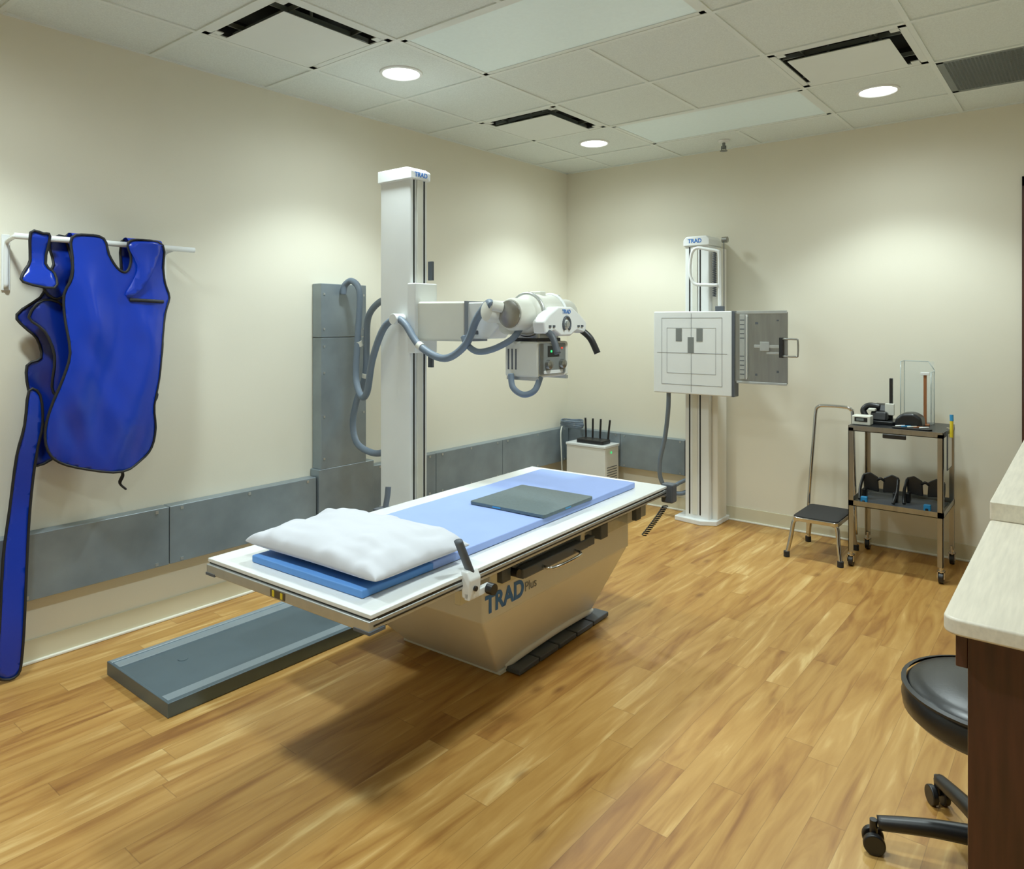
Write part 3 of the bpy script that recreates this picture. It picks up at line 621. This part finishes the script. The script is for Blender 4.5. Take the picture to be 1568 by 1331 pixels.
A=[(-3.897,1.793),(-3.838,1.809),(-3.774,1.799),(-3.753,1.732),(-3.72,1.678),(-3.69,1.659),(-3.671,1.675),(-3.662,1.725),(-3.674,1.791),(-3.61,1.808),(-3.516,1.792),(-3.513,1.69),(-3.501,1.615),(-3.477,1.553),(-3.501,1.479),(-3.522,1.329),(-3.536,1.18),(-3.557,1.061),(-3.545,.956),(-3.56,.868),(-3.61,.816),(-3.706,.787),(-3.838,.814),(-3.938,.857),(-3.981,.912),(-3.99,.993),(-3.974,1.085),(-3.933,1.204),(-3.907,1.311),(-3.919,1.448),(-3.921,1.557),(-3.897,1.626),(-3.895,1.708)]
def fA(y,z):
    t=(y+3.73)/.25
    x=.175+.035*math.exp(-((z-1.15)/.35)**2)-.05*min(1.5,t*t)*(.3+.7*min(1,max(0,(1.8-z)/.5)))
    w=max(0,min(1,(1.75-z)/.3))
    x+=w*(.016*math.sin(24*y+3*math.sin(3*z)+1.5*z)+.018*noise.noise(Vector((y*6,z*2.2,2)))+.010*noise.noise(Vector((y*11+z*5,z*4-y*6,7))))
    return max(.10,x)
g=group('lead_apron',(.15,-3.73,1.3))
cloth('front',A,fA,'blue',g,th=.008,step=.014)
for nm,(a,b) in(('left',(-3.897,-3.774)),('right',(-3.674,-3.516))):
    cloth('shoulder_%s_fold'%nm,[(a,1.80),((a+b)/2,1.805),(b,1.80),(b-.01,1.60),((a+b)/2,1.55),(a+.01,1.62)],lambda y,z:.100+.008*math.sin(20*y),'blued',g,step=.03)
    me=bpy.data.meshes.new('sh'); V=[];F=[]
    for i in range(9):
        th=math.pi*i/8
        for y in(a+.004,b-.004): V.append((.135+.036*math.cos(th),y,1.79+.026*math.sin(th)))
    for i in range(8): F.append((2*i,2*i+1,2*i+3,2*i+2))
    me.from_pydata(V,[],F); me.update(); link('shoulder_wrap_'+nm,me,'blue',g,True)
zz=1.535
sweep('chest_pocket_edge',[(fA(y,zz)+.004,y,zz-.03*(y+3.59)) for y in[-3.67+.0155*k for k in range(11)]],.008,'bind',g,seg=8,flat=.6)
cloth('chest_flap',[(-3.675,1.78),(-3.60,1.80),(-3.535,1.79),(-3.56,1.70),(-3.60,1.62),(-3.655,1.555),(-3.69,1.56),(-3.66,1.62),(-3.64,1.69)],lambda y,z:fA(y,z)+.016+.004*math.sin(40*y),'blue',g,step=.02,bind=0)
sweep('tie_strap',[(.16,-3.70,.80),(.16,-3.69,.765),(.155,-3.70,.73),(.15,-3.675,.70)],.014,'bind',g,flat=.35)
def fB(y,z): return max(.05,.085+.012*math.sin(30*y+5*z)+.018*noise.noise(Vector((y*9,z*6,9))))
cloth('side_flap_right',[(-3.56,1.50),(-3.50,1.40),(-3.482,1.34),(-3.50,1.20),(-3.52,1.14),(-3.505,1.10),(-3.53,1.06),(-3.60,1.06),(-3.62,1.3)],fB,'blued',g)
g=group('lead_apron',(.09,-3.98,1.3))
Bk=[(-4.045,1.80),(-4.0,1.80),(-3.975,1.79),(-3.985,1.68),(-3.955,1.64),(-3.96,1.58),(-4.07,1.60),(-4.065,1.64),(-4.04,1.69)]
cloth('shoulder_strap',Bk,lambda y,z:.155+.012*math.sin(25*z),'blue',g,step=.02)
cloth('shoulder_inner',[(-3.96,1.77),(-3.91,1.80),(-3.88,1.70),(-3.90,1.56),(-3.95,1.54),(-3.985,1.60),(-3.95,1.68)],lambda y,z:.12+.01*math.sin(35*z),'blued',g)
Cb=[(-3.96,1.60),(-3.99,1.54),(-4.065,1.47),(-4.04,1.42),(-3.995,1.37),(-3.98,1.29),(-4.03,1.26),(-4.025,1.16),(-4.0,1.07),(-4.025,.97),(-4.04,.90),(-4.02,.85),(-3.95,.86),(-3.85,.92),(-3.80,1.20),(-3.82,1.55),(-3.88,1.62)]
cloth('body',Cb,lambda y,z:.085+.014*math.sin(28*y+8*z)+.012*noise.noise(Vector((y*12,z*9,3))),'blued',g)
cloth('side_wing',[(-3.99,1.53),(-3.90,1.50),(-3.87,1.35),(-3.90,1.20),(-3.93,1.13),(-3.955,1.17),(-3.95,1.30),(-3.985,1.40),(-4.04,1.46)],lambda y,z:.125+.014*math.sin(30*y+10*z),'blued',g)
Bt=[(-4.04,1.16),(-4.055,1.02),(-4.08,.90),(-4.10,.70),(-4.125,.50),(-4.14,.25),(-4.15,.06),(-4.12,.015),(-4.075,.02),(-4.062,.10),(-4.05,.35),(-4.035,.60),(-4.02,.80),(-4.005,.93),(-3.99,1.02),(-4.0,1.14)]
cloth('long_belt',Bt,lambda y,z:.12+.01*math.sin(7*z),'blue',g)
# ------------------------------------------------------------ counter (right)
g=group('counter_desk',(3.7,-2.6,0))
cxa=3.27
prism('worktop',rrect(cxa,4.14,-3.56,-2.72,.03),'z',.868,.90,'lam',g,.006)
prism('raised_worktop',rrect(cxa,4.14,-2.74,-.9,.008),'z',.90,.95,'lam',g,.003)
box('raised_support',cxa+.02,4.14,-2.72,-.95,.868,.90,'brown',g)
box('end_panel',3.305,4.13,-3.505,-3.47,0,.868,'brown',g,.002)
box('apron_rail',3.285,3.305,-3.50,-.95,.79,.868,'brown',g,.002)
box('far_panel',3.305,4.13,-.98,-.95,0,.868,'brown',g,.002)
box('back_panel',4.11,4.14,-3.47,-.98,0,.868,'brown',g)
# ------------------------------------------------------------ rolling stool
g=group('rolling_stool',(3.30,-2.85,0))
c=(3.30,-2.85,0)
lathe('seat',[(.10,.385),(.17,.388),(.20,.395),(.218,.412),(.222,.44),(.216,.465),(.20,.482),(.17,.492),(.10,.497),(.02,.498)],c,(0,0,1),'blackv',g,seg=48)
lathe('seat_piping',[(.216,.470),(.222,.472),(.222,.478),(.21,.481)],c,(0,0,1),'black',g,seg=48,caps=False)
cyl('gas_lift',(3.30,-2.85,.10),(3.30,-2.85,.39),.025,'black',g); cyl('lift_sleeve',(3.30,-2.85,.07),(3.30,-2.85,.24),.034,'black',g)
lathe('hub',[(.03,.06),(.05,.065),(.052,.11),(.036,.13)],c,(0,0,1),'black',g)
for k in range(5):
    a=math.radians(198+72*k); dx,dy=math.cos(a),math.sin(a)
    sweep('leg_%d'%k,[(3.3+.03*dx,-2.85+.03*dy,.10),(3.3+.15*dx,-2.85+.15*dy,.095),(3.3+.28*dx,-2.85+.28*dy,.078)],lambda t:.026-.008*t,'black',g,seg=10)
    wx,wy=3.3+.29*dx,-2.85+.29*dy
    for s in(-1,1):
        cyl('caster_%d_%d'%(k,s+1),(wx-dy*.008*s,wy+dx*.008*s,.028),(wx-dy*.026*s,wy+dx*.026*s,.028),.028,'black',g,bevel=.004)
    cyl('caster_stem_%d'%k,(wx,wy,.03),(wx,wy,.085),.010,'black',g)
# ------------------------------------------------------------ world / camera
w=bpy.data.worlds.new('world'); bpy.context.scene.world=w; w.use_nodes=True
w.node_tree.nodes['Background'].inputs[0].default_value=(.8,.85,.8,1); w.node_tree.nodes['Background'].inputs[1].default_value=.3
cd=bpy.data.cameras.new('camera'); cd.sensor_width=36; cd.sensor_fit='HORIZONTAL'; cd.lens=36*1097.92/1568
cd.shift_y=-(665.5-493.66)/1568; cd.clip_start=.02
co=bpy.data.objects.new('camera',cd); C.objects.link(co); co.location=(3.481,-5.0781,1.4383)
co.rotation_euler=(math.radians(90),0,.6775)
sc=bpy.context.scene; sc.camera=co
sc.view_settings.view_transform='Standard'; sc.view_settings.look='None'; sc.view_settings.exposure=0.0; sc.view_settings.gamma=1.12
